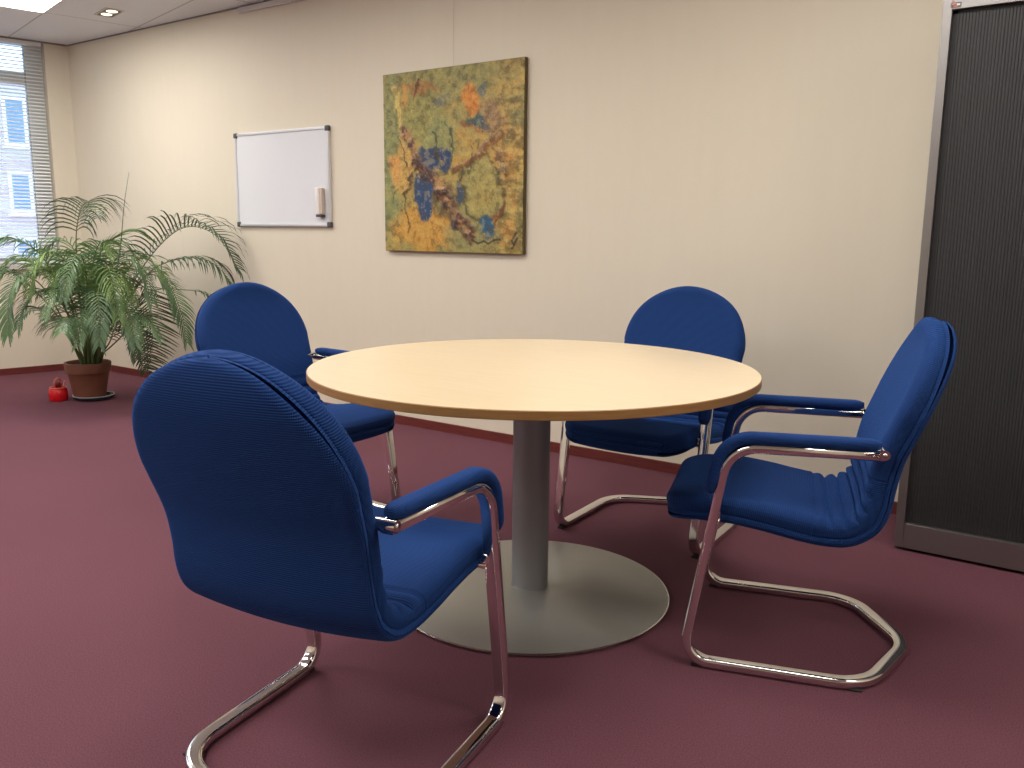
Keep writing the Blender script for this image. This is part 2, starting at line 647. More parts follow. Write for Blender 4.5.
# venetian blind in front of the window in view
bl = thing('venetian_blind', 'white horizontal slatted venetian blind hanging open in front of the window beside the palm', 'blind')
bl.matrix_world = WALL_MX
bm = bmesh.new()
w0, w1 = .185, 2.03
z = HC - .055
while z > SILL + .04:
    prev = None
    for k in range(4):
        dk = -.055 + .0225 * k / 3
        zz = z + .0022 * math.sin(PI * k / 3) - .0125 * (k / 3 - .5)
        a, b = bm.verts.new((dk, w0, zz)), bm.verts.new((dk, w1, zz))
        if prev:
            bm.faces.new((prev[0], a, b, prev[1]))
        prev = (a, b)
    z -= .0265
obj('slats', bm, M_BLIND, bl, smooth=True)
bm = bmesh.new()
wbox(bm, w0, w1, -.06, -.025, HC - .035, HC - .004)
obj('head_rail', bm, M_BLIND, bl)
bm = bmesh.new()
wbox(bm, w0, w1, -.056, -.03, SILL + .008, SILL + .022, bev=.003)
obj('bottom_rail', bm, M_BLIND, bl)
for wc in (.31, 1.1, 1.9):
    bm = bmesh.new()
    for dc in (-.057, -.029):
        wbox(bm, wc - .001, wc + .001, dc - .0008, dc + .0008, SILL + .02, HC - .03)
    obj('ladder_cord', bm, M_GREYPL if wc < .4 else M_BLIND, bl)

# skirting boards, shadow gaps and the picture rail
bm = bmesh.new()
box(bm, CX + .005, XR, D - .012, D, 0, .0525, bev=.001)
struct('baseboard_back', bm, M_BASEB)
bm = bmesh.new()
wbox(bm, .0, 6.45, 0, .012, 0, .0525)
o = struct('baseboard_left', bm, M_BASEB)
o.matrix_world = WALL_MX
bm = bmesh.new()
box(bm, CX, XR, D - .005, D, HC - .009, HC)
struct('trim_1', bm, M_GAP)
bm = bmesh.new()
wbox(bm, 0.01, 6.45, 0, .006, HC - .012, HC)
o = struct('trim_2', bm, M_GAP)
o.matrix_world = WALL_MX
bm = bmesh.new()
box(bm, -4.83, XR, D - .022, D - .006, HC - .045, HC - .012, bev=.002)
struct('trim_3', bm, M_RAIL)

# ---------------------------------------------------------------- the ceiling lights
first = True
PANELS = [(0.41, 1.02), (0.41, 3.42), (-0.19, 5.82), (-0.19, 8.22), (2.21, 1.02), (2.21, 3.42), (2.21, 5.82), (4.01, 1.02), (4.01, 3.42)]
LAB = {0: 'recessed rectangular ceiling light panel glowing white at the upper left above the window'}
for n, (w, d) in enumerate(PANELS):
    t = thing('ceiling_light', LAB.get(n, 'recessed rectangular lit ceiling panel beyond the edge of the picture'), 'ceiling light',
              group=None if n == 0 else 'ceiling light panels beyond the picture edge')
    c = wd(w + .3, d + .6, HC)
    t.matrix_world = Matrix.Translation(c) @ Matrix(((DV.x, WV.x, 0, 0), (DV.y, WV.y, 0, 0), (0, 0, 1, 0), (0, 0, 0, 1)))
    bm = bmesh.new()
    for x0, x1, y0, y1 in ((-.598, .598, -.298, -.2885), (-.598, .598, .2885, .298), (-.598, -.5885, -.2885, .2885), (.5885, .598, -.2885, .2885)):
        box(bm, x0, x1, y0, y1, -.006, 0)
    obj('frame', bm, M_RAIL, t)
    bm = bmesh.new()
    box(bm, -.588, .588, -.288, .288, -.005, -.001)
    obj('diffuser', bm, M_PANEL, t)

t = thing('downlight', 'small rectangular twin downlight with two warm lamps set in the ceiling near the corner', 'ceiling light')
t.matrix_world = Matrix.Translation(wd(.093, 1.325, HC)) @ Matrix(((DV.x, WV.x, 0, 0), (DV.y, WV.y, 0, 0), (0, 0, 1, 0), (0, 0, 0, 1)))
bm = bmesh.new()
for x0, x1, y0, y1 in ((-.12, .12, -.06, -.052), (-.12, .12, .052, .06), (-.12, -.112, -.052, .052), (.112, .12, -.052, .052)):
    box(bm, x0, x1, y0, y1, -.006, 0)
obj('frame', bm, M_RAIL, t)
bm = bmesh.new()
box(bm, -.112, .112, -.052, .052, -.003, 0)
obj('housing', bm, M_CABSIDE, t)
for sx in (-.055, .055):
    bm = bmesh.new()
    lathe(bm, [(0, -.007), (.026, -.007), (.033, -.005), (.035, -.003)], 24)
    for vv in bm.verts:
        vv.co.x += sx
    obj('lamp', bm, M_BULB, t, smooth=True)
    ld = bpy.data.lights.new('lamp_light', 'SPOT')
    ld.energy = SPOT_W
    ld.color = (1.0, .72, .45)
    ld.spot_size = math.radians(75)
    ld.spot_blend = .8
    ld.shadow_soft_size = .03
    lo = bpy.data.objects.new('lamp_light', ld)
    COL.objects.link(lo)
    lo.parent = t
    lo.location = (sx, 0, -.012)

# ---------------------------------------------------------------- the building across the street
fb = thing('office_building', 'pale pinkish brick building with white framed windows seen through the blind', 'building')
FD = -24.0
FMX = WALL_MX @ Matrix.Translation((FD, 0, 0))
fb.matrix_world = FMX
bm = bmesh.new()
box(bm, -6, 0, -30, 14, -8, 5.95)
obj('facade', bm, M_BRICK, fb)
for col in range(-6, 6):
    wc = -4.92 + col * 2.3
    for (z0, z1) in ((-2.6, -1.45), (-.45, .72), (1.70, 2.85), (3.83, 5.10)):
        bm = bmesh.new()
        box(bm, 0, .05, wc - .34, wc + .34, z0 - .12, z1 + .1)
        box(bm, 0, .12, wc - .42, wc + .42, z0 - .2, z0 - .12)
        f = obj('window', bm, M_OUTFRAME, fb)
        bm = bmesh.new()
        box(bm, .05, .06, wc - .24, wc + .24, z0, z1)
        obj('pane', bm, M_OUTWIN, f)
bm = bmesh.new()
box(bm, FD, -.3, -30, 20, -8.1, -8)
o = obj('street_ground', bm, M_PAVE)
o['kind'] = 'structure'
o.matrix_world = WALL_MX

# ---------------------------------------------------------------- whiteboard
wb = thing('whiteboard', 'white enamel whiteboard in a thin aluminium frame hanging on the wall left of the painting', 'whiteboard', (-4.475, D - .003, 1.1715))
bm = bmesh.new()
box(bm, -.435, .435, -.014, -.002, .014, .586)
obj('board', bm, M_BOARD, wb)
bm = bmesh.new()
for a in ((-.45, .45, 0, .016), (-.45, .45, .584, .6)):
    box(bm, a[0], a[1], -.02, 0, a[2], a[3], bev=.002)
for a in ((-.45, -.434), (.434, .45)):
    box(bm, a[0], a[1], -.02, 0, .016, .584, bev=.002)
obj('edging', bm, M_ALU, wb)
for x in (-.438, .438):
    for zz in (.012, .588):
        bm = bmesh.new()
        box(bm, x - .017, x + .017, -.024, -.0, zz - .017, zz + .017, bev=.007)
        obj('corner_cap', bm, M_GREYPL, wb, smooth=True)
er = thing('board_eraser', 'white and beige board eraser stuck upright on the lower right of the whiteboard', 'eraser', (-4.098, D - .0205, 1.243))
bm = bmesh.new()
box(bm, -.028, .006, -.034, 0, 0, .165, bev=.005)
obj('grip', bm, M_ERASER, er, smooth=True)
bm = bmesh.new()
box(bm, .0065, .032, -.030, 0, .004, .161, bev=.003)
obj('felt_pad', bm, M_FELT, er)
bm = bmesh.new()
box(bm, -.024, .03, -.030, -.001, -.014, -.0005, bev=.002)
obj('end_cap', bm, M_GREYPL, er)

# ---------------------------------------------------------------- painting
NP_ = 200
rng = np.random.default_rng(3)


def vnoise(sx, sy, n=NP_ + 1):
    """smooth value noise on the painting grid"""
    g = rng.random((sy + 2, sx + 2))
    ys, xs = np.linspace(0, sy, n), np.linspace(0, sx, n)
    yi, xi = np.minimum(ys.astype(int), sy - 1 + 1), np.minimum(xs.astype(int), sx - 1 + 1)
    fy, fx = ys - yi, xs - xi
    fy, fx = fy * fy * (3 - 2 * fy), fx * fx * (3 - 2 * fx)
    a = g[yi][:, xi]; b_ = g[yi][:, xi + 1]; c_ = g[yi + 1][:, xi]; d_ = g[yi + 1][:, xi + 1]
    fx = fx[None, :]; fy = fy[:, None]
    return (a * (1 - fx) + b_ * fx) * (1 - fy) + (c_ * (1 - fx) + d_ * fx) * fy


def fbm(s, sy=None, oc=4):
    r = np.zeros((NP_ + 1, NP_ + 1)); amp = .5; t = 0
    sy = sy or s
    for k in range(oc):
        if s * 2 ** k > 120: break
        r += amp * vnoise(s * 2 ** k, sy * 2 ** k); t += amp; amp *= .55
    return r / t


def srgb(r, g, b):
    return np.array([((c / 255 + .055) / 1.055) ** 2.4 if c > 10 else c / 255 / 12.92 for c in (r, g, b)])


vv_, uu_ = np.meshgrid(np.linspace(0, 1, NP_ + 1), np.linspace(0, 1, NP_ + 1), indexing='ij')   # v downwards
du, dv = (fbm(7) - .5) * .12, (fbm(7) - .5) * .12
du += (fbm(24) - .5) * .035; dv += (fbm(24) - .5) * .035
U, V = uu_ + du, vv_ + dv
n1, n2, n3, n4 = fbm(4), fbm(10), fbm(30, oc=3), fbm(14, 34, oc=3)
colr = np.zeros((NP_ + 1, NP_ + 1, 3)) + srgb(150, 148, 98)
relief = (n3 - .5) * .002


def lay(mask, c, op=1.0):
    global colr
    mk = np.clip(mask, 0, 1)[..., None] * op
    colr = colr * (1 - mk) + srgb(*c) * mk


def ell(cx, cy, rx, ry, soft=.35):
    q = np.sqrt(((U - cx) / rx) ** 2 + ((V - cy) / ry) ** 2)
    return np.clip((1 - q) / soft + .5, 0, 1)


def seg(x0, y0, x1, y1, w, soft=.6):
    dx, dy = x1 - x0, y1 - y0
    t = np.clip(((U - x0) * dx + (V - y0) * dy) / (dx * dx + dy * dy), 0, 1)
    q = np.hypot(U - x0 - t * dx, V - y0 - t * dy) / w
    return np.clip((1 - q) / soft + .5, 0, 1)


st = lambda n, a, b: np.clip((n - a) / (b - a), 0, 1)
lay(st(n1, .45, .6), (178, 158, 92), .7)
lay(st(n2, .5, .65), (132, 142, 104), .35)
lay(ell(.04, .45, .10, .5), (136, 148, 106), .8)
lay(ell(.32, .87, .26, .12), (198, 158, 78), .9)
lay(ell(.88, .62, .10, .34) * st(n2, .35, .6), (196, 146, 76), .8)
lay(ell(.62, .42, .16, .12) * st(n2, .3, .55), (184, 150, 78), .85)
lay(ell(.16, .50, .09, .16), (202, 168, 98), .75)
lay(ell(.09, .52, .06, .07), (212, 158, 92), .7)
lay(ell(.30, .24, .16, .14), (146, 148, 92), .9)
lay(ell(.42, .38, .11, .14), (138, 148, 104), .9)
lay(ell(.25, .09, .16, .03), (170, 122, 66), .7)
lay(ell(.15, .15, .03, .08), (196, 158, 82), .8)
lay(ell(.48, .16, .10, .035) * st(n2, .35, .6), (112, 120, 122), .85)
lay(ell(.65, .16, .07, .07), (206, 140, 58), .9)
lay(ell(.79, .26, .11, .10) * st(n2, .3, .5), (148, 122, 102), .8)
lay(ell(.75, .13, .03, .03), (104, 124, 134), .85)
lay(ell(.66, .27, .08, .03), (62, 102, 116), .95)
lay(ell(.74, .31, .05, .025), (66, 88, 108), .9)
lay(seg(.56, .26, .73, .35, .016), (150, 108, 62), .8)
lay(ell(.66, .90, .20, .08), (146, 148, 106), .8)
lay(ell(.73, .65, .140, .195, .10), (78, 70, 44), .85)
lay(ell(.73, .65, .118, .172, .16), (164, 160, 104), .97)
lay(ell(.73, .70, .06, .06), (172, 156, 92), .5)
lay(ell(.38, .48, .13, .065, .2), (38, 70, 120), .98)
lay(ell(.30, .46, .03, .05), (52, 82, 128), .9)
lay(ell(.47, .53, .05, .045), (42, 70, 112), .95)
lay(ell(.31, .69, .075, .14, .15), (40, 80, 130), 1)
lay(ell(.33, .78, .03, .06), (42, 78, 122), .9)
lay(ell(.57, .68, .025, .05), (48, 80, 118), .9)
lay(ell(.55, .83, .06, .04), (52, 74, 108), .85)
lay(ell(.74, .85, .055, .06), (36, 100, 142), .98)
lay(ell(.46, .72, .09, .10) * st(n2, .3, .5), (108, 94, 66), .9)
for (a, b, c_, d_) in ((.06, .10, .13, .30), (.13, .30, .30, .58)):
    lay(seg(a, b, c_, d_, .020), (204, 188, 118), .9)
for (a, b, c_, d_, w) in ((.14, .30, .28, .52, .028), (.26, .50, .44, .66, .034), (.42, .62, .58, .82, .036), (.55, .78, .66, .92, .03)):
    mk = seg(a, b, c_, d_, w)
    lay(mk, (116, 84, 70), .85)
    lay(mk * st(n4, .52, .6), (188, 150, 112), .7)
    lay(mk * st(n3, .55, .62), (62, 44, 60), .8)
    relief += mk * (n3 - .3) * .012
for (a, b, c_, d_, w, c) in ((.88, .40, .54, .56, .022, (132, 88, 56)), (.86, .36, .70, .46, .016, (138, 116, 96)),
                             (.10, .34, .19, .50, .006, (74, 66, 44)), (.28, .52, .18, .66, .012, (84, 54, 44)),
                             (.19, .64, .18, .90, .006, (96, 72, 40)), (.38, .32, .41, .52, .007, (70, 66, 44)),
                             (.50, .30, .51, .50, .005, (82, 80, 54)), (.30, .05, .22, .14, .007, (100, 62, 36)),
                             (.84, .46, .90, .56, .018, (120, 88, 62)), (.80, .82, .86, .70, .012, (132, 80, 48)),
                             (.64, .42, .65, .60, .004, (90, 92, 66)), (.08, .70, .13, .62, .006, (104, 96, 60))):
    mk = seg(a, b, c_, d_, w)
    lay(mk, c, .85)
    relief += mk * .003
lay(ell(.89, .52, .04, .04) * st(n3, .5, .58), (214, 198, 164), .8)
rt = st(U, .72, .9)
lay(rt * st(n4, .55, .62), (120, 98, 48), .55)
lay(rt * st(n4, .45, .38), (206, 178, 104), .5)
relief += rt * (n4 - .5) * .006
lay(st(n3, .58, .66), (86, 78, 46), .4)
lay(st(n3, .42, .34), (196, 184, 120), .3)
# the painter's dark scrawl in the lower right corner
def stroke(pts, w=.006):
    for (x0, y0), (x1, y1) in zip(pts, pts[1:]):
        dx, dy = x1 - x0, y1 - y0
        t = np.clip(((uu_ - x0) * dx + (vv_ - y0) * dy) / (dx * dx + dy * dy + 1e-9), 0, 1)
        lay((np.hypot(uu_ - x0 - t * dx, vv_ - y0 - t * dy) < w).astype(float), (58, 54, 44), .8)
stroke([(.66, .93), (.70, .95), (.74, .935), (.77, .95), (.81, .93), (.85, .925)])
stroke([(.96, .89), (.93, .93), (.945, .955), (.965, .92), (.93, .975)])

cr1, cr2 = fbm(12, oc=3), fbm(22, oc=3)
lay(np.clip(1 - np.abs(cr1 - .5) / .012, 0, 1) * st(n2, .45, .55), (84, 66, 40), .6)
lay(np.clip(1 - np.abs(cr2 - .48) / .012, 0, 1) * st(n1, .40, .5), (206, 186, 120), .5)
lay(np.clip(1 - np.abs(cr2 - .58) / .014, 0, 1), (104, 84, 60), .5)
fine = rng.random((NP_ + 1, NP_ + 1)) * .5 + fbm(60, oc=2) * .5
colr *= (.74 + .52 * fine)[..., None]
relief += (fine - .5) * .002
colr = np.clip(colr, 0, 1) ** 1.18 * np.array([1.08, 1.0, .88])
pt = thing('painting', 'large square abstract painting in green, ochre and blue hanging on the cream wall', 'painting', (-3.066, D, 1.037))
me = bpy.data.meshes.new('canvas')
N = NP_ + 1
co = np.zeros((N, N, 3))
co[..., 0] = -.488 + .976 * uu_
co[..., 1] = -.031 - np.clip(relief, -.002, .009)
co[..., 2] = .980 * (1 - vv_)
faces = [(i * N + j, (i + 1) * N + j, (i + 1) * N + j + 1, i * N + j + 1) for i in range(NP_) for j in range(NP_)]
me.from_pydata([tuple(c) for c in co.reshape(-1, 3)], [], faces)
ca = me.color_attributes.new('paint', 'FLOAT_COLOR', 'POINT')
buf = np.ones((N * N, 4), np.float32)
buf[:, :3] = colr.reshape(-1, 3)
ca.data.foreach_set('color', buf.ravel())
me.polygons.foreach_set('use_smooth', [True] * len(me.polygons))
mp_, nt, b = new_mat('oil_paint')
at = node(nt, 'ShaderNodeVertexColor', layer_name='paint')
nt.links.new(at.outputs[0], b.inputs['Base Color'])
b.inputs['Roughness'].default_value = .55
me.materials.append(mp_)
cv = bpy.data.objects.new('canvas', me)
COL.objects.link(cv)
cv.parent = pt
bm = bmesh.new()
box(bm, -.49, .49, -.028, -.004, -.002, .982)
obj('stretcher_frame', bm, M_CANVAS, pt)
bm = bmesh.new()
sweep(bm, [(.013, -.012, .97), (.013, -.012, HC - .035 - 1.037)], circ(.0013, 6), (1, 0, 0))
obj('hanging_cord', bm, M_CORD, pt)

# ---------------------------------------------------------------- tambour cabinet
CY = 3.311
cb = thing('tambour_cabinet', 'tall dark grey roller-door cabinet with silver frame standing against the wall at the right', 'cabinet', (-.593, CY, 0))
CW, CH = 1.2, 1.926
bm = bmesh.new()
box(bm, .004, .018, .002, .43, .012, CH - .004)
box(bm, CW - .018, CW - .004, .002, .43, .012, CH - .004)
box(bm, .018, CW - .018, .41, .43, .012, CH - .004)
box(bm, .018, CW - .018, .04, .41, CH - .02, CH - .004)
box(bm, .018, CW - .018, .04, .41, .012, .03)
obj('body', bm, M_CABSIDE, cb)
bm = bmesh.new()
box(bm, 0, .030, 0, .035, .012, CH, bev=.002)
box(bm, CW - .030, CW, 0, .035, .012, CH, bev=.002)
box(bm, .0302, CW - .0302, 0, .035, CH - .034, CH - .0002, bev=.0015)
obj('frame', bm, M_CABFRAME, cb)
bm = bmesh.new()
box(bm, .0302, CW - .0302, .0, .03, .012, .106, bev=.0015)
obj('plinth', bm, M_CABFRAME, cb)
for x0, x1 in ((.032, CW / 2 - .001), (CW / 2 + .001, CW - .032)):
    bm = bmesh.new()
    n = 58
    pw = (x1 - x0) / n
    for k in range(n):
        a = x0 + k * pw
        xs = [a, a + .0012, a + pw * .5, a + pw - .0012, a + pw]
        ys = [.0212, .0196, .0190, .0196, .0212]
        vb = [bm.verts.new((x, y, .107)) for x, y in zip(xs, ys)]
        vt = [bm.verts.new((x, y, CH - .035)) for x, y in zip(xs, ys)]
        for i in range(4):
            bm.faces.new((vb[i], vb[i + 1], vt[i + 1], vt[i]))
    obj('tambour_door', bm, M_TAMB, cb)
bm = bmesh.new()
box(bm, .0302, .046, .018, .03, .107, CH - .035)
box(bm, .0302, CW - .03, .018, .03, CH - .046, CH - .0345)
obj('door_track', bm, M_CABDARK, cb)
bm = bmesh.new()
box(bm, .024, .056, -.0012, 0, CH - .029, CH - .013)
bd = obj('badge', bm, M_CABSIDE, cb)
bm = bmesh.new()
box(bm, .027, .041, -.002, -.0013, CH - .0195, CH - .0155)
box(bm, .033, .045, -.002, -.0013, CH - .0265, CH - .0235)
obj('badge_mark', bm, M_PINK, bd)
bm = bmesh.new()
box(bm, .0425, .0525, -.002, -.0013, CH - .023, CH - .017)
obj('badge_mark', bm, M_RAIL, bd)

# ---------------------------------------------------------------- the round table
TX, TY = -1.4666, 2.1852
tb = thing('round_table', 'round beech-topped meeting table on a grey column and disc base, between the four chairs', 'table', (TX, TY, 0))
R = .6845
bm = bmesh.new()
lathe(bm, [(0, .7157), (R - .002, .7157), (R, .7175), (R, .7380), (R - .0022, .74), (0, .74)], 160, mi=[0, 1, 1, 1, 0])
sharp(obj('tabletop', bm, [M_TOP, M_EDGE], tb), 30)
bm = bmesh.new()
lathe(bm, [(.0585, .024), (.0585, .708)], 64)
obj('column', bm, M_COLUMN, tb, smooth=True)
bm = bmesh.new()
lathe(bm, [(0, .7066), (.17, .7066), (.17, .7156), (0, .7156)], 48)
obj('mounting_plate', bm, M_CABDARK, tb)
bm = bmesh.new()
lathe(bm, [(0, .003), (.443, .003), (.4476, .005), (.4476, .0085), (.443, .0102), (.0, .0275)], 128, mi=[1, 1, 1, 1, 0])
sharp(obj('base_disc', bm, [M_STEEL, M_DISCEDGE], tb), 25)
bm = bmesh.new()
lathe(bm, [(.0587, .0240), (.0605, .0242), (.0605, .0262), (.0587, .0275)], 48)
obj('collar', bm, M_COLUMN, tb, smooth=True)

# ---------------------------------------------------------------- cantilever chairs
# local frame: +x towards the back of the chair, +y to one side, origin between the front feet
SPINE = [(-.112, .408), (-.04, .418), (.05, .420), (.14, .410), (.22, .396), (.30, .386), (.36, .392), (.405, .424), (.425, .47),
         (.434, .53), (.448, .60), (.474, .67), (.503, .745), (.530, .82), (.548, .88), (.556, .935)]


def catmull(P, n):
    P = [Vector((p[0], 0, p[1])) for p in P]
    P = [P[0] * 2 - P[1]] + P + [P[-1] * 2 - P[-2]]
    out = []
    for i in range(1, len(P) - 2):
        for k in range(n):
            t = k / n
            a, b, c, d = P[i - 1], P[i], P[i + 1], P[i + 2]
            out.append(.5 * ((2 * b) + (c - a) * t + (2 * a - 5 * b + 4 * c - d) * t * t + (3 * b - a - 3 * c + d) * t ** 3))
    out.append(P[-2])
    return out


SP = catmull(SPINE, 20)
SL = [0.0]
for a, b in zip(SP, SP[1:]):
    SL.append(SL[-1] + (b - a).length)
LTOT = SL[-1]


def spine_at(s):
    s = min(max(s, 0), LTOT)
    lo = 0
    hi = len(SL) - 1
    while hi - lo > 1:
        md = (lo + hi) // 2
        if SL[md] <= s:
            lo = md
        else:
            hi = md
    t = (s - SL[lo]) / max(SL[hi] - SL[lo], 1e-9)
    p = SP[lo].lerp(SP[hi], t)
    a, b = SP[max(lo - 3, 0)], SP[min(hi + 3, len(SP) - 1)]
    T = (b - a).normalized()
    Nn = Vector((-T.z, 0, T.x))        # towards the sitter (up on the seat, forward on the back)
    return p, T, Nn


def halfw(s):
    """outline half width of the upholstery along its length"""
    if s < .085:
        q = .085 - s
        base = .160 + math.sqrt(max(0, .085 ** 2 - q * q))
    else:
        pts = [(.085, .245), (.14, .250), (.36, .252), (.50, .250), (.66, .242), (.87, .255), (5, .256)]
        for (a, wa), (b, wb_) in zip(pts, pts[1:]):
            if s <= b:
                u = (s - a) / (b - a)
                u = u * u * (3 - 2 * u)
                base = wa + (wb_ - wa) * u
                break
    top0 = LTOT - .245
    if s > top0:
        q = min(1, (s - top0) / .245)
        base = .255 * math.sqrt(max(0, 1 - q ** 2.15))
    return max(base, .0005)


S_A, S_B = .385, .655           # lumbar ribs between the seat pad and the back pad


def ssamples(s0, s1, n, end0=False, end1=False):
    out = []
    for i in range(n + 1):
        u = i / n
        if end0 and end1:
            u = .5 - .5 * math.cos(PI * u)
        elif end1:
            u = math.sin(PI / 2 * u)
        elif end0:
            u = 1 - math.cos(PI / 2 * u)
        out.append(s0 + (s1 - s0) * u)
    return out


def pad(bm, s0, s1, n, c0, thick, ribs=0, nose=False, crown=False, bulge=0.0, dish=0.0, inset=0.0, rt=.034, rb=.009, nt_=44):
    """upholstery slab between s0 and s1: centred c0 off the spine, closed and rounded along its rim"""
    uvl = bm.loops.layers.uv.new('UVMap')
    rows = []
    for s in ssamples(s0, s1, n, nose, crown):
        p, T, Nn = spine_at(s)
        w = halfw(s)
        if inset and s > LTOT - .26:         # the outer shell stops short of the cushion round the top
            w = max(.0005, halfw(s + inset) - inset * .8 * min(1, (s - LTOT + .26) / .1))
        slope = (halfw(min(s + .002, LTOT)) - halfw(max(s - .002, 0))) / .004
        cs = 1 / math.sqrt(1 + slope * slope)
        r = thick / 2
        rib = 0.0
        if ribs:
            q = (s - s0) / (s1 - s0) * ribs
            q -= math.floor(q)
            rib = (abs(math.sin(PI * q)) ** .55 - 1) * .019 * min(1, (s - s0) / .012, (s1 - s) / .012)
        top, bot = [], []
        for k in range(nt_ + 1):
            t = math.sin((-1 + 2 * k / nt_) * PI / 2)
            y = w * t
            d = (w - abs(y)) * cs
            if nose:
                d = min(d, s)
            if crown:
                d = min(d, (LTOT - s) * 1.0 + 0.0)
            pt_ = math.sqrt(max(0, 1 - (1 - min(1, d / rt)) ** 2))
            pb_ = math.sqrt(max(0, 1 - (1 - min(1, d / rb)) ** 2))
            z = 1 - (y / .26) ** 2
            up = c0 + (r + rib) * pt_ - dish * z * min(1, w / .2)
            dn = c0 - r * pb_ - bulge * z * min(1, w / .2)
            top.append((bm.verts.new(p + Nn * up + Vector((0, y, 0))), s, y))
            bot.append((bm.verts.new(p + Nn * min(dn, up) + Vector((0, y, 0))), s, y + .03))
        rows.append((top, bot))
    for r0, r1 in zip(rows, rows[1:]):
        for side in (0, 1):
            for k in range(nt_):
                q = [r0[side][k], r0[side][k + 1], r1[side][k + 1], r1[side][k]]
                if side:
                    q = q[::-1]
                f = bm.faces.new([x[0] for x in q])
                for lp, x in zip(f.loops, q):
                    lp[uvl].uv = (x[2], x[1])
    for (tp, bt), flip in ((rows[0], 0), (rows[-1], 1)):
        ring = [x[0] for x in tp] + [x[0] for x in bt[::-1]]
        bm.faces.new(ring[::-1] if not flip else ring)
    bmesh.ops.remove_doubles(bm, verts=bm.verts[:], dist=.00012)


def chair_proto(label):
    t = thing('cantilever_chair', label, 'chair', group='blue cantilever chairs around the table')
    bm = bmesh.new()
    pad(bm, 0, S_A, 70, .022, .050, nose=True, dish=.008)
    obj('seat', bm, M_FAB, t, smooth=True)
    bm = bmesh.new()
    pad(bm, S_A, S_B, 110, .022, .050, ribs=6, dish=.008)
    obj('lumbar_padding', bm, M_FAB, t, smooth=True)
    bm = bmesh.new()
    pad(bm, S_B, LTOT, 90, .022, .050, crown=True, dish=.008)
    obj('backrest', bm, M_FAB, t, smooth=True)
    bm = bmesh.new()
    pad(bm, 0, LTOT, 220, -.012, .022, nose=True, crown=True, bulge=.018, inset=.005, rt=.005, rb=.018)
    obj('outer_shell', bm, M_FAB, t, smooth=True)
    # frame: arm, leg, runner, V-shaped rear, all one bent flat tube
    HY = .278
    side = [(.419, .262, .618), (.054, HY, .613), (-.042, HY, .015), (.422, HY, .015)]
    left = side
    path = left + [(.548, 0, .015)] + [(x, -y, z) for x, y, z in side[::-1]]
    path = fillet(path, [.085, .062, .13, .15, .13, .062, .085], 10)
    bm = bmesh.new()
    sweep(bm, path, rrect(.0185, .0130, .0085, 4), (0, 1, 0))
    obj('frame', bm, M_CHROME, t, smooth=True)
    for sy in (1, -1):
        # upholstered arm: lies on top of the tube and down its front
        pa = fillet([(.413, sy * .263, .6425), (.037, sy * HY, .6385), (.010, sy * HY, .488)], [.100], 14)
        fine = []
        for a, b in zip(pa, pa[1:]):
            k = max(1, int((b - a).length / .012))
            fine += [a.lerp(b, i / k) for i in range(k)]
        fine.append(pa[-1])
        bm = bmesh.new()
        L = len(fine) - 1
        sweep(bm, fine, rrect(.0225, .0145, .0130, 5), (0, 1, 0),
              scale=lambda u: min(1, .55 + .45 * math.sqrt(min(1, u * L / 2.2)), .55 + .45 * math.sqrt(min(1, (1 - u) * L / 2.2))))
        uvl = bm.loops.layers.uv.new('UVMap')
        for f in bm.faces:
            for lp in f.loops:
                c = lp.vert.co
                lp[uvl].uv = (c.y + c.z * .3, c.x - c.z)
        obj('armrest', bm, M_FAB, t, smooth=True)
        bm = bmesh.new()
        sweep(bm, [(.421, sy * .212, .623), (.421, sy * .286, .623)], circ(.0125, 20), (1, 0, 0))
        sharp(obj('arm_bolt', bm, M_CHROME, t))
        bm = bmesh.new()
        lathe(bm, [(0, -.001), (.006, -.001), (.006, .0015), (0, .0022)], 16)
        bmesh.ops.rotate(bm, verts=bm.verts[:], cent=(0, 0, 0), matrix=Matrix.Rotation(-sy * PI / 2, 3, 'X'))
        bmesh.ops.translate(bm, verts=bm.verts[:], vec=(.421, sy * .286, .623))
        obj('bolt_head', bm, M_STUBCAP, t, smooth=True)
        # seat clamp on the leg and glides below the runner
        bm = bmesh.new()
        box(bm, .012, .040, sy * .262 - .006, sy * .262 + .012, .412, .436, bev=.004)
        obj('seat_clamp', bm, M_CHROME, t, smooth=True)
        bm = bmesh.new()
        lathe(bm, [(0, .0), (.006, .001), (.006, .004), (0, .005)], 12)
        bmesh.ops.rotate(bm, verts=bm.verts[:], cent=(0, 0, 0), matrix=Matrix.Rotation(-sy * PI / 2, 3, 'X'))
        bmesh.ops.translate(bm, verts=bm.verts[:], vec=(.0115, sy * (HY + .013), .352))
        obj('leg_screw', bm, M_STUBCAP, t, smooth=True)
        for gx in (.0, .40):
            bm = bmesh.new()
            box(bm, gx - .016, gx + .016, sy * HY - .012, sy * HY + .012, 0, .0055 if gx > 0 else .010, bev=.002)
            obj('glide', bm, M_RUBBER, t)
    bm = bmesh.new()
    sweep(bm, [(.03, -.266, .405), (.03, .266, .405)], rrect(.008, .006, .004, 3), (1, 0, 0))
    obj('seat_crossbar', bm, M_CHROME, t, smooth=True)
    return t


def copy_tree(o, parent=None):
    c = o.copy()
    COL.objects.link(c)
    if parent is not None:
        c.parent = parent
    for ch in list(o.children):
        copy_tree(ch, c)
    return c


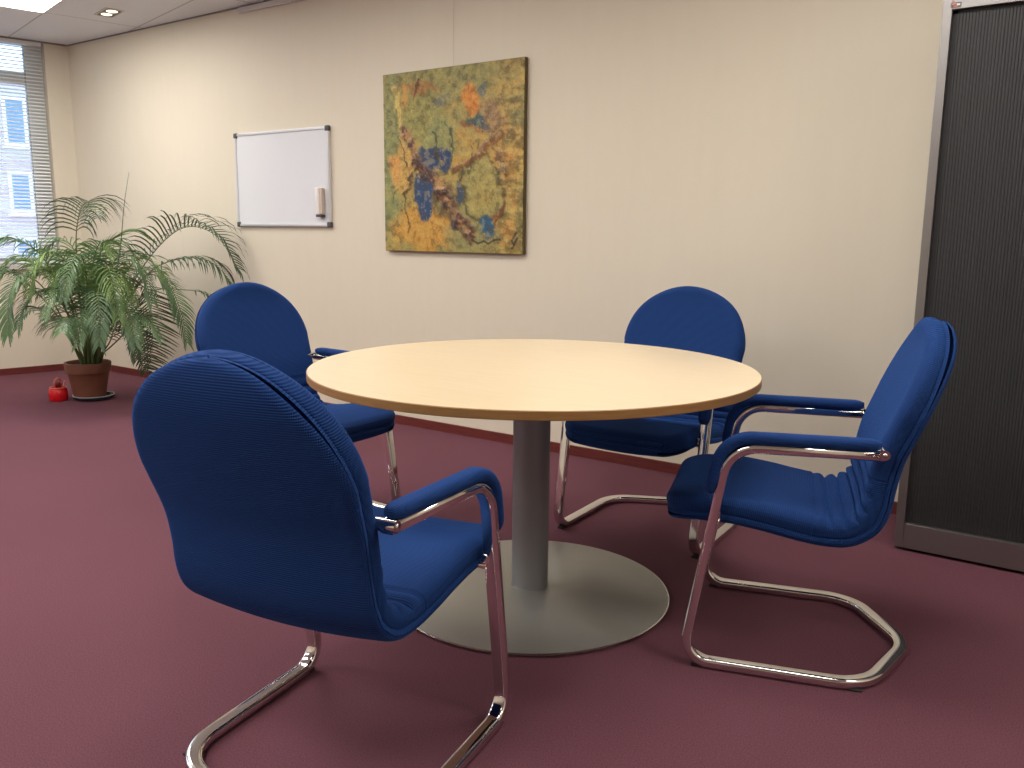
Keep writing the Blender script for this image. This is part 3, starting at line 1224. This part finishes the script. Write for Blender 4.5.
CHAIRS = [
    (-1.370, 1.452, -80.2, 'blue upholstered cantilever armchair nearest the camera, its broad back towards us'),
    (-.913, 2.317, 17.6, 'blue upholstered cantilever armchair seen from the side in front of the dark cabinet'),
    (-1.427, 2.775, 92.3, 'blue upholstered cantilever armchair by the wall behind the right part of the table, facing us'),
    (-2.372, 2.210, 178.5, 'blue cantilever armchair left of the table near the palm, half hidden by nearest chair'),
]
proto = chair_proto(CHAIRS[0][3])
for i, (x, y, a, lab) in enumerate(CHAIRS):
    c = proto if i == 0 else copy_tree(proto)
    c.location = (x, y, 0)
    c.rotation_euler = (0, 0, math.radians(a))
    c['label'] = lab

# ---------------------------------------------------------------- the palm in its pot
PX, PY = -5.665, 3.03
ER, EC = Vector((.471, .882, 0)), Vector((.882, -.471, 0))      # plant axes: along the window-wall side, and out into the room
ZB = .012
pl = thing('potted_palm', 'large feathery green palm in a terracotta pot standing in the corner by the window', 'plant', (PX, PY, ZB))
bm = bmesh.new()
lathe(bm, [(0, .0), (.098, .0), (.128, .17), (.132, .176), (.142, .178), (.146, .24), (.143, .245), (.133, .245), (.130, .21), (0, .205)], 48)
sharp(obj('pot', bm, M_TERRA, pl), 40)
bm = bmesh.new()
lathe(bm, [(.132, .206), (.11, .222), (.06, .226), (0, .23)], 32)
obj('soil', bm, M_SOIL, pl, smooth=True)
sa = thing('plant_saucer', 'dark saucer with a pale rim under the terracotta palm pot', 'saucer', (PX + .010, PY + .020, 0))
bm = bmesh.new()
lathe(bm, [(0, .001), (.110, .001), (.128, .012), (.131, .026), (.126, .026), (.121, ZB - .0005), (0, ZB - .0005)], 48)
sharp(obj('dish', bm, M_SAUCER, sa), 40)
bm = bmesh.new()
lathe(bm, [(.1255, .0262), (.132, .0262), (.132, .0315), (.1255, .0315), (.1255, .0262)], 48)
obj('rim', bm, M_SAUCERRIM, sa, smooth=True)


def P3(r, c, z):
    """plant-local point in metres: r across, c out into the room, z above the pot foot"""
    return ER * r + EC * c + Vector((0, 0, z))


def bez(P, n):
    P = [P[0] * 2 - P[1]] + P + [P[-1] * 2 - P[-2]]
    out = []
    for i in range(1, len(P) - 2):
        for k in range(n):
            t = k / n
            a, b, c, d = P[i - 1], P[i], P[i + 1], P[i + 2]
            out.append(.5 * ((2 * b) + (c - a) * t + (2 * a - 5 * b + 4 * c - d) * t * t + (3 * b - a - 3 * c + d) * t ** 3))
    out.append(P[-2])
    return out


WALLY = D - PY - .03


def frond(pts, start=.35, ll=.26, n=26, droop=.25, wdt=.011, mat=0, open_=.85, up=.25, rw=.0045, upside=0.0, fwd=None):
    rnd = random.Random(int(pts[-1][0] * 700 + pts[-1][2] * 1300 + n))
    C = bez([P3(*p) for p in pts], 10)
    Ls = [0]
    for a, b in zip(C, C[1:]):
        Ls.append(Ls[-1] + (b - a).length)
    tot = Ls[-1]
    bm = bmesh.new()
    sweep(bm, C, circ(rw, 6), (0.3, 1, 0.2), scale=lambda u: 1.25 - 1.0 * u)
    nst = len(bm.faces)

    def at(q):
        q *= tot
        for i in range(len(C) - 1):
            if Ls[i + 1] >= q:
                t = (q - Ls[i]) / (Ls[i + 1] - Ls[i])
                return C[i].lerp(C[i + 1], t), (C[i + 1] - C[i]).normalized()
        return C[-1], (C[-1] - C[-2]).normalized()
    Z = Vector((0, 0, 1))
    side0 = None
    for i in range(n):
        u = i / (n - 1)
        q = start + (1 - start) * (u ** .92) * .995
        p, T = at(q)
        sd = T.cross(Z)
        if sd.length < .25 and side0 is not None:
            sd = side0
        sd.normalize()
        if side0 is not None and sd.dot(side0) < 0:
            sd = -sd
        side0 = sd
        Nn = sd.cross(T).normalized()
        ln = ll * (.55 + .45 * math.sin(PI * min(1, .12 + u * .95))) * (1 - .30 * u)
        for s in (-1, 1):
            fw = (.45 + .75 * u if fwd is None else fwd) + rnd.uniform(-.08, .08)
            dr = (sd * (s * open_) + T * fw + Nn * (up + upside * (1 - u)) + Vector((rnd.uniform(-.06, .06), rnd.uniform(-.06, .06), rnd.uniform(-.06, .06)))).normalized()
            k = 6
            l = ln * rnd.uniform(.88, 1.08)
            pos = p.copy()
            prev = None
            dr_k = droop * rnd.uniform(.8, 1.25)
            for j in range(k + 1):
                f = j / k
                w = .84 * wdt * (math.sin(PI * min(1, f * .86 + .14)) ** .7) * .5 + .0004
                wa = T - dr * T.dot(dr)
                if wa.length < .2:
                    wa = Nn.cross(dr)
                wa.normalize()
                pp = pos.copy()
                lim = WALLY
                if pp.y > lim:
                    pp.y = lim
                ov = wd(0, .03) - Vector((PX, PY, 0))
                dd_ = (pp - ov).dot(DV)
                if dd_ < 0:
                    pp -= DV * dd_
                cur = (bm.verts.new(pp - wa * w), bm.verts.new(pp + wa * w))
                if prev:
                    bm.faces.new((prev[0], cur[0], cur[1], prev[1]))
                prev = cur
                pos = pos + dr * (l / k)
                dr = (dr + Vector((0, 0, -dr_k * (f + .35)))).normalized()
    for f in list(bm.faces)[:]:
        pass
    bm.faces.ensure_lookup_table()
    for i in range(nst):
        bm.faces[i].material_index = 1
    return obj('frond', bm, [M_LEAF[mat], M_STEM], pl, smooth=True)


# rachis control points (r, c, z) of every frond, then how its leaflets stand
FRONDS = [
    ([(-0.012, 0, 0.232), (-0.017, 0.02, 0.664), (-0.013, 0.05, 1.058), (0.036, 0.12, 1.27), (0.099, 0.26, 1.287), (0.113, 0.4, 1.198)], dict(start=0.64, ll=0.34, n=26, droop=0.62, mat=2, open_=1.15, up=0.55, wdt=0.011)),
    ([(0.024, 0, 0.232), (0.209, 0.0, 0.589), (0.425, 0.1, 0.948), (0.629, 0.25, 1.143), (0.81, 0.4, 1.1), (0.932, 0.5, 0.886)], dict(start=0.48, ll=0.34, n=34, droop=0.42, mat=2, up=0.55, upside=0.4, wdt=0.012)),
    ([(0.03, 0, 0.232), (0.215, 0.12, 0.565), (0.409, 0.25, 0.855), (0.627, 0.35, 0.948), (0.787, 0.46, 0.912), (0.916, 0.52, 0.743)], dict(start=0.6, ll=0.26, n=24, droop=0.55, mat=2, wdt=0.011)),
    ([(0.018, 0, 0.232), (0.148, 0.2, 0.508), (0.398, 0.3, 0.726), (0.605, 0.4, 0.742), (0.729, 0.45, 0.716), (0.783, 0.48, 0.625)], dict(start=0.84, ll=0.13, n=8, droop=0.5, mat=2)),
    ([(0.0, 0, 0.232), (0.067, 0.0, 0.66), (0.123, 0.0, 0.959), (0.214, 0.05, 1.073), (0.324, 0.1, 1.12), (0.425, 0.12, 1.075)], dict(start=0.5, ll=0.16, n=26, droop=0.12, mat=1, open_=0.35, up=0.05)),
    ([(-0.024, 0, 0.232), (-0.105, 0.0, 0.598), (-0.197, 0.05, 0.917), (-0.31, 0.1, 1.039), (-0.419, 0.12, 1.032), (-0.544, 0.15, 0.922)], dict(start=0.45, ll=0.3, n=32, droop=0.45, mat=0)),
    ([(-0.036, 0, 0.232), (-0.128, 0.2, 0.564), (-0.233, 0.3, 0.789), (-0.332, 0.4, 0.839), (-0.397, 0.45, 0.717), (-0.418, 0.48, 0.498)], dict(start=0.6, ll=0.24, n=36, droop=0.35, mat=0, open_=0.7)),
    ([(-0.036, 0, 0.232), (-0.144, 0.05, 0.538), (-0.277, 0.1, 0.74), (-0.402, 0.1, 0.857), (-0.534, 0.1, 0.839), (-0.653, 0.1, 0.686)], dict(start=0.45, ll=0.27, n=30, droop=0.45, mat=0)),
    ([(-0.018, 0.08, 0.232), (-0.055, 0.3, 0.462), (-0.09, 0.5, 0.59), (-0.11, 0.62, 0.59), (-0.124, 0.7, 0.527)], dict(start=0.5, ll=0.27, n=32, droop=0.5, mat=0, open_=1.2, up=0.1)),
    ([(0.03, 0, 0.232), (0.208, 0.1, 0.631), (0.349, 0.15, 0.764), (0.4, 0.2, 0.633), (0.403, 0.24, 0.415), (0.371, 0.26, 0.216)], dict(start=0.42, ll=0.27, n=38, droop=0.06, mat=2, open_=1.0, fwd=0.5)),
    ([(0.024, 0, 0.232), (0.169, 0.1, 0.498), (0.243, 0.15, 0.633), (0.293, 0.2, 0.503), (0.319, 0.22, 0.336), (0.334, 0.24, 0.189)], dict(start=0.45, ll=0.24, n=34, droop=0.05, mat=2, open_=1.0, fwd=0.4)),
    ([(0.03, 0, 0.232), (0.245, 0.1, 0.629), (0.399, 0.2, 0.833), (0.522, 0.3, 0.75), (0.58, 0.38, 0.576), (0.599, 0.4, 0.398)], dict(start=0.42, ll=0.22, n=38, droop=0.25, mat=0)),
    ([(0.018, 0, 0.232), (0.175, 0.05, 0.661), (0.324, 0.1, 0.915), (0.432, 0.15, 0.916), (0.519, 0.2, 0.764), (0.547, 0.2, 0.581)], dict(start=0.4, ll=0.24, n=36, droop=0.35, mat=1)),
    ([(0.012, 0, 0.232), (0.126, 0.1, 0.666), (0.199, 0.2, 0.919), (0.281, 0.3, 0.967), (0.365, 0.35, 0.84), (0.4, 0.4, 0.668)], dict(start=0.4, ll=0.24, n=34, droop=0.4, mat=0)),
    ([(-0.018, 0, 0.232), (-0.017, 0.1, 0.67), (-0.08, 0.2, 0.921), (-0.174, 0.3, 0.987), (-0.256, 0.35, 0.891), (-0.298, 0.4, 0.729)], dict(start=0.4, ll=0.22, n=32, droop=0.4, mat=1)),
    ([(-0.024, 0, 0.232), (-0.069, 0.1, 0.605), (-0.156, 0.15, 0.831), (-0.241, 0.2, 0.872), (-0.336, 0.2, 0.786), (-0.401, 0.2, 0.649)], dict(start=0.4, ll=0.22, n=32, droop=0.3, mat=1)),
    ([(0.0, 0, 0.232), (0.03, 0.15, 0.672), (0.023, 0.25, 0.922), (-0.019, 0.4, 0.971), (-0.071, 0.5, 0.859), (-0.103, 0.55, 0.705)], dict(start=0.4, ll=0.22, n=32, droop=0.4, mat=0)),
    ([(0.006, 0, 0.232), (0.087, 0.15, 0.638), (0.122, 0.3, 0.86), (0.154, 0.45, 0.891), (0.176, 0.55, 0.76), (0.186, 0.6, 0.59)], dict(start=0.4, ll=0.24, n=32, droop=0.4, mat=1)),
    ([(0.0, 0, 0.232), (0.056, 0.2, 0.545), (0.077, 0.4, 0.74), (0.085, 0.55, 0.725), (0.079, 0.62, 0.583), (0.069, 0.66, 0.435)], dict(start=0.4, ll=0.22, n=32, droop=0.35, mat=0)),
    ([(0.012, 0, 0.232), (0.111, 0.2, 0.477), (0.188, 0.4, 0.674), (0.241, 0.5, 0.661), (0.265, 0.55, 0.532), (0.278, 0.6, 0.417)], dict(start=0.4, ll=0.22, n=30, droop=0.3, mat=0)),
    ([(-0.012, 0, 0.232), (0.011, 0.0, 0.728), (-0.03, -0.1, 0.99), (-0.11, -0.15, 1.055), (-0.212, -0.2, 0.975), (-0.27, -0.2, 0.822)], dict(start=0.4, ll=0.24, n=30, droop=0.4, mat=0)),
    ([(0.006, 0, 0.232), (0.085, -0.1, 0.721), (0.167, -0.2, 0.988), (0.259, -0.22, 1.036), (0.345, -0.24, 0.952), (0.402, -0.25, 0.811)], dict(start=0.4, ll=0.24, n=30, droop=0.4, mat=0)),
    ([(-0.024, 0, 0.232), (-0.102, 0.2, 0.453), (-0.211, 0.35, 0.618), (-0.27, 0.45, 0.653), (-0.336, 0.5, 0.599)], dict(start=0.55, ll=0.13, n=18, droop=0.25, mat=0)),
    ([(0.018, 0, 0.232), (0.189, 0.25, 0.413), (0.298, 0.4, 0.568), (0.374, 0.5, 0.549), (0.424, 0.55, 0.449)], dict(start=0.4, ll=0.2, n=26, droop=0.35, mat=0)),
    ([(0.0, 0, 0.232), (0.038, 0.05, 0.598), (0.067, 0.1, 0.865), (0.111, 0.2, 1.023), (0.157, 0.3, 1.043), (0.195, 0.38, 0.963)], dict(start=0.5, ll=0.22, n=26, droop=0.45, mat=1)),
    ([(-0.006, 0, 0.232), (0.009, 0.05, 0.532), (-0.01, 0.15, 0.771), (-0.06, 0.25, 0.885), (-0.128, 0.3, 0.863), (-0.179, 0.35, 0.754)], dict(start=0.4, ll=0.22, n=28, droop=0.35, mat=1)),
    ([(-0.012, 0, 0.232), (-0.031, 0.1, 0.472), (-0.063, 0.25, 0.682), (-0.112, 0.4, 0.756), (-0.178, 0.5, 0.715), (-0.218, 0.55, 0.6)], dict(start=0.4, ll=0.22, n=28, droop=0.4, mat=0)),
    ([(0.012, 0, 0.232), (0.091, 0.1, 0.501), (0.153, 0.15, 0.735), (0.205, 0.25, 0.857), (0.26, 0.3, 0.82), (0.296, 0.35, 0.68)], dict(start=0.35, ll=0.22, n=28, droop=0.4, mat=1)),
    ([(0.0, 0, 0.232), (0.038, 0.15, 0.441), (0.024, 0.35, 0.611), (0.002, 0.5, 0.637), (-0.027, 0.6, 0.555), (-0.045, 0.66, 0.44)], dict(start=0.35, ll=0.2, n=30, droop=0.35, mat=0)),
    ([(0.018, 0, 0.232), (0.13, 0.1, 0.364), (0.184, 0.2, 0.507), (0.23, 0.3, 0.535), (0.269, 0.35, 0.434), (0.283, 0.4, 0.308)], dict(start=0.35, ll=0.18, n=26, droop=0.3, mat=2)),
    ([(-0.03, 0, 0.232), (-0.086, 0.0, 0.531), (-0.175, 0.0, 0.765), (-0.281, -0.05, 0.914), (-0.383, -0.05, 0.914), (-0.496, -0.05, 0.768)], dict(start=0.4, ll=0.25, n=32, droop=0.4, mat=1)),
    ([(-0.024, 0, 0.232), (-0.064, 0.1, 0.506), (-0.144, 0.15, 0.677), (-0.24, 0.2, 0.733), (-0.332, 0.25, 0.657), (-0.374, 0.28, 0.518)], dict(start=0.4, ll=0.22, n=30, droop=0.35, mat=0)),
    ([(0.024, 0, 0.232), (0.171, -0.05, 0.551), (0.313, -0.08, 0.786), (0.433, -0.1, 0.853), (0.518, -0.1, 0.747), (0.548, -0.1, 0.57)], dict(start=0.4, ll=0.24, n=32, droop=0.35, mat=0)),
]
STEMS = [[(-0.01, 0.008, 0.225), (0.001, 0.02, 0.583), (0.018, 0.027999999999999997, 0.915)], [(0.045, 0.020000000000000004, 0.225), (0.102, 0.05, 0.562), (0.164, 0.06999999999999999, 0.876)], [(0.008, 0.04000000000000001, 0.225), (0.02, 0.1, 0.513), (0.025, 0.13999999999999999, 0.769)], [(0.057, 0.048, 0.225), (0.114, 0.12, 0.495), (0.176, 0.16799999999999998, 0.736)], [(-0.034, 0.024, 0.225), (-0.053, 0.06, 0.489), (-0.072, 0.08399999999999999, 0.722)], [(0.026, 0.064, 0.225), (0.046, 0.16, 0.469), (0.07, 0.22399999999999998, 0.677)], [(0.075, 0.008, 0.225), (0.138, 0.02, 0.45), (0.213, 0.027999999999999997, 0.659)]]
SPEAR = [(0.142, 0.05, 0.527), (0.218, 0.08, 0.862), (0.254, 0.1, 1.06), (0.285, 0.12, 1.282), (0.327, 0.14, 1.5)]
for pts, opt in FRONDS:
    frond(pts, **opt)
for pts in STEMS:
    bm = bmesh.new()
    sweep(bm, bez([P3(*q) for q in pts], 8), circ(.009, 8), (1, 0, 0), scale=lambda u: 1.2 - .75 * u)
    obj('stem', bm, M_STEM, pl, smooth=True)
bm = bmesh.new()
sweep(bm, bez([P3(*q) for q in SPEAR], 6), circ(.0042, 6), (1, 0, 0), scale=lambda u: 1.1 - .85 * u)
obj('spear_leaf', bm, M_SPEAR, pl, smooth=True)

# ---------------------------------------------------------------- little red can beside the pot
rc = thing('small_red_can', 'small glossy red can with an arched handle on the carpet left of the palm pot', 'can', (-5.775, 2.872, 0), .5)
bm = bmesh.new()
lathe(bm, [(0, 0), (.050, 0), (.056, .006), (.059, .04), (.057, .075), (.048, .088), (.020, .092), (0, .092)], 32)
obj('body', bm, M_RED, rc, smooth=True)
bm = bmesh.new()
lathe(bm, [(.0505, .0865), (.054, .0895), (.051, .094), (.046, .093)], 32)
obj('rim', bm, M_PINK, rc, smooth=True)
bm = bmesh.new()
sweep(bm, fillet([(0, -.036, .085), (0, -.034, .150), (0, .034, .150), (0, .036, .085)], .033, 8), circ(.006, 8), (1, 0, 0))
obj('handle', bm, M_PINK, rc, smooth=True)
bm = bmesh.new()
lathe(bm, [(0, .091), (.024, .091), (.026, .112), (.016, .126), (0, .130)], 20)
obj('lid_knob', bm, M_REDDARK, rc, smooth=True)
bm = bmesh.new()
sweep(bm, [(0, .05, .055), (0, .066, .095), (0, .078, .125)], circ(.006, 8), (1, 0, 0), scale=lambda u: 1.1 - .3 * u)
obj('spout', bm, M_PINK, rc, smooth=True)
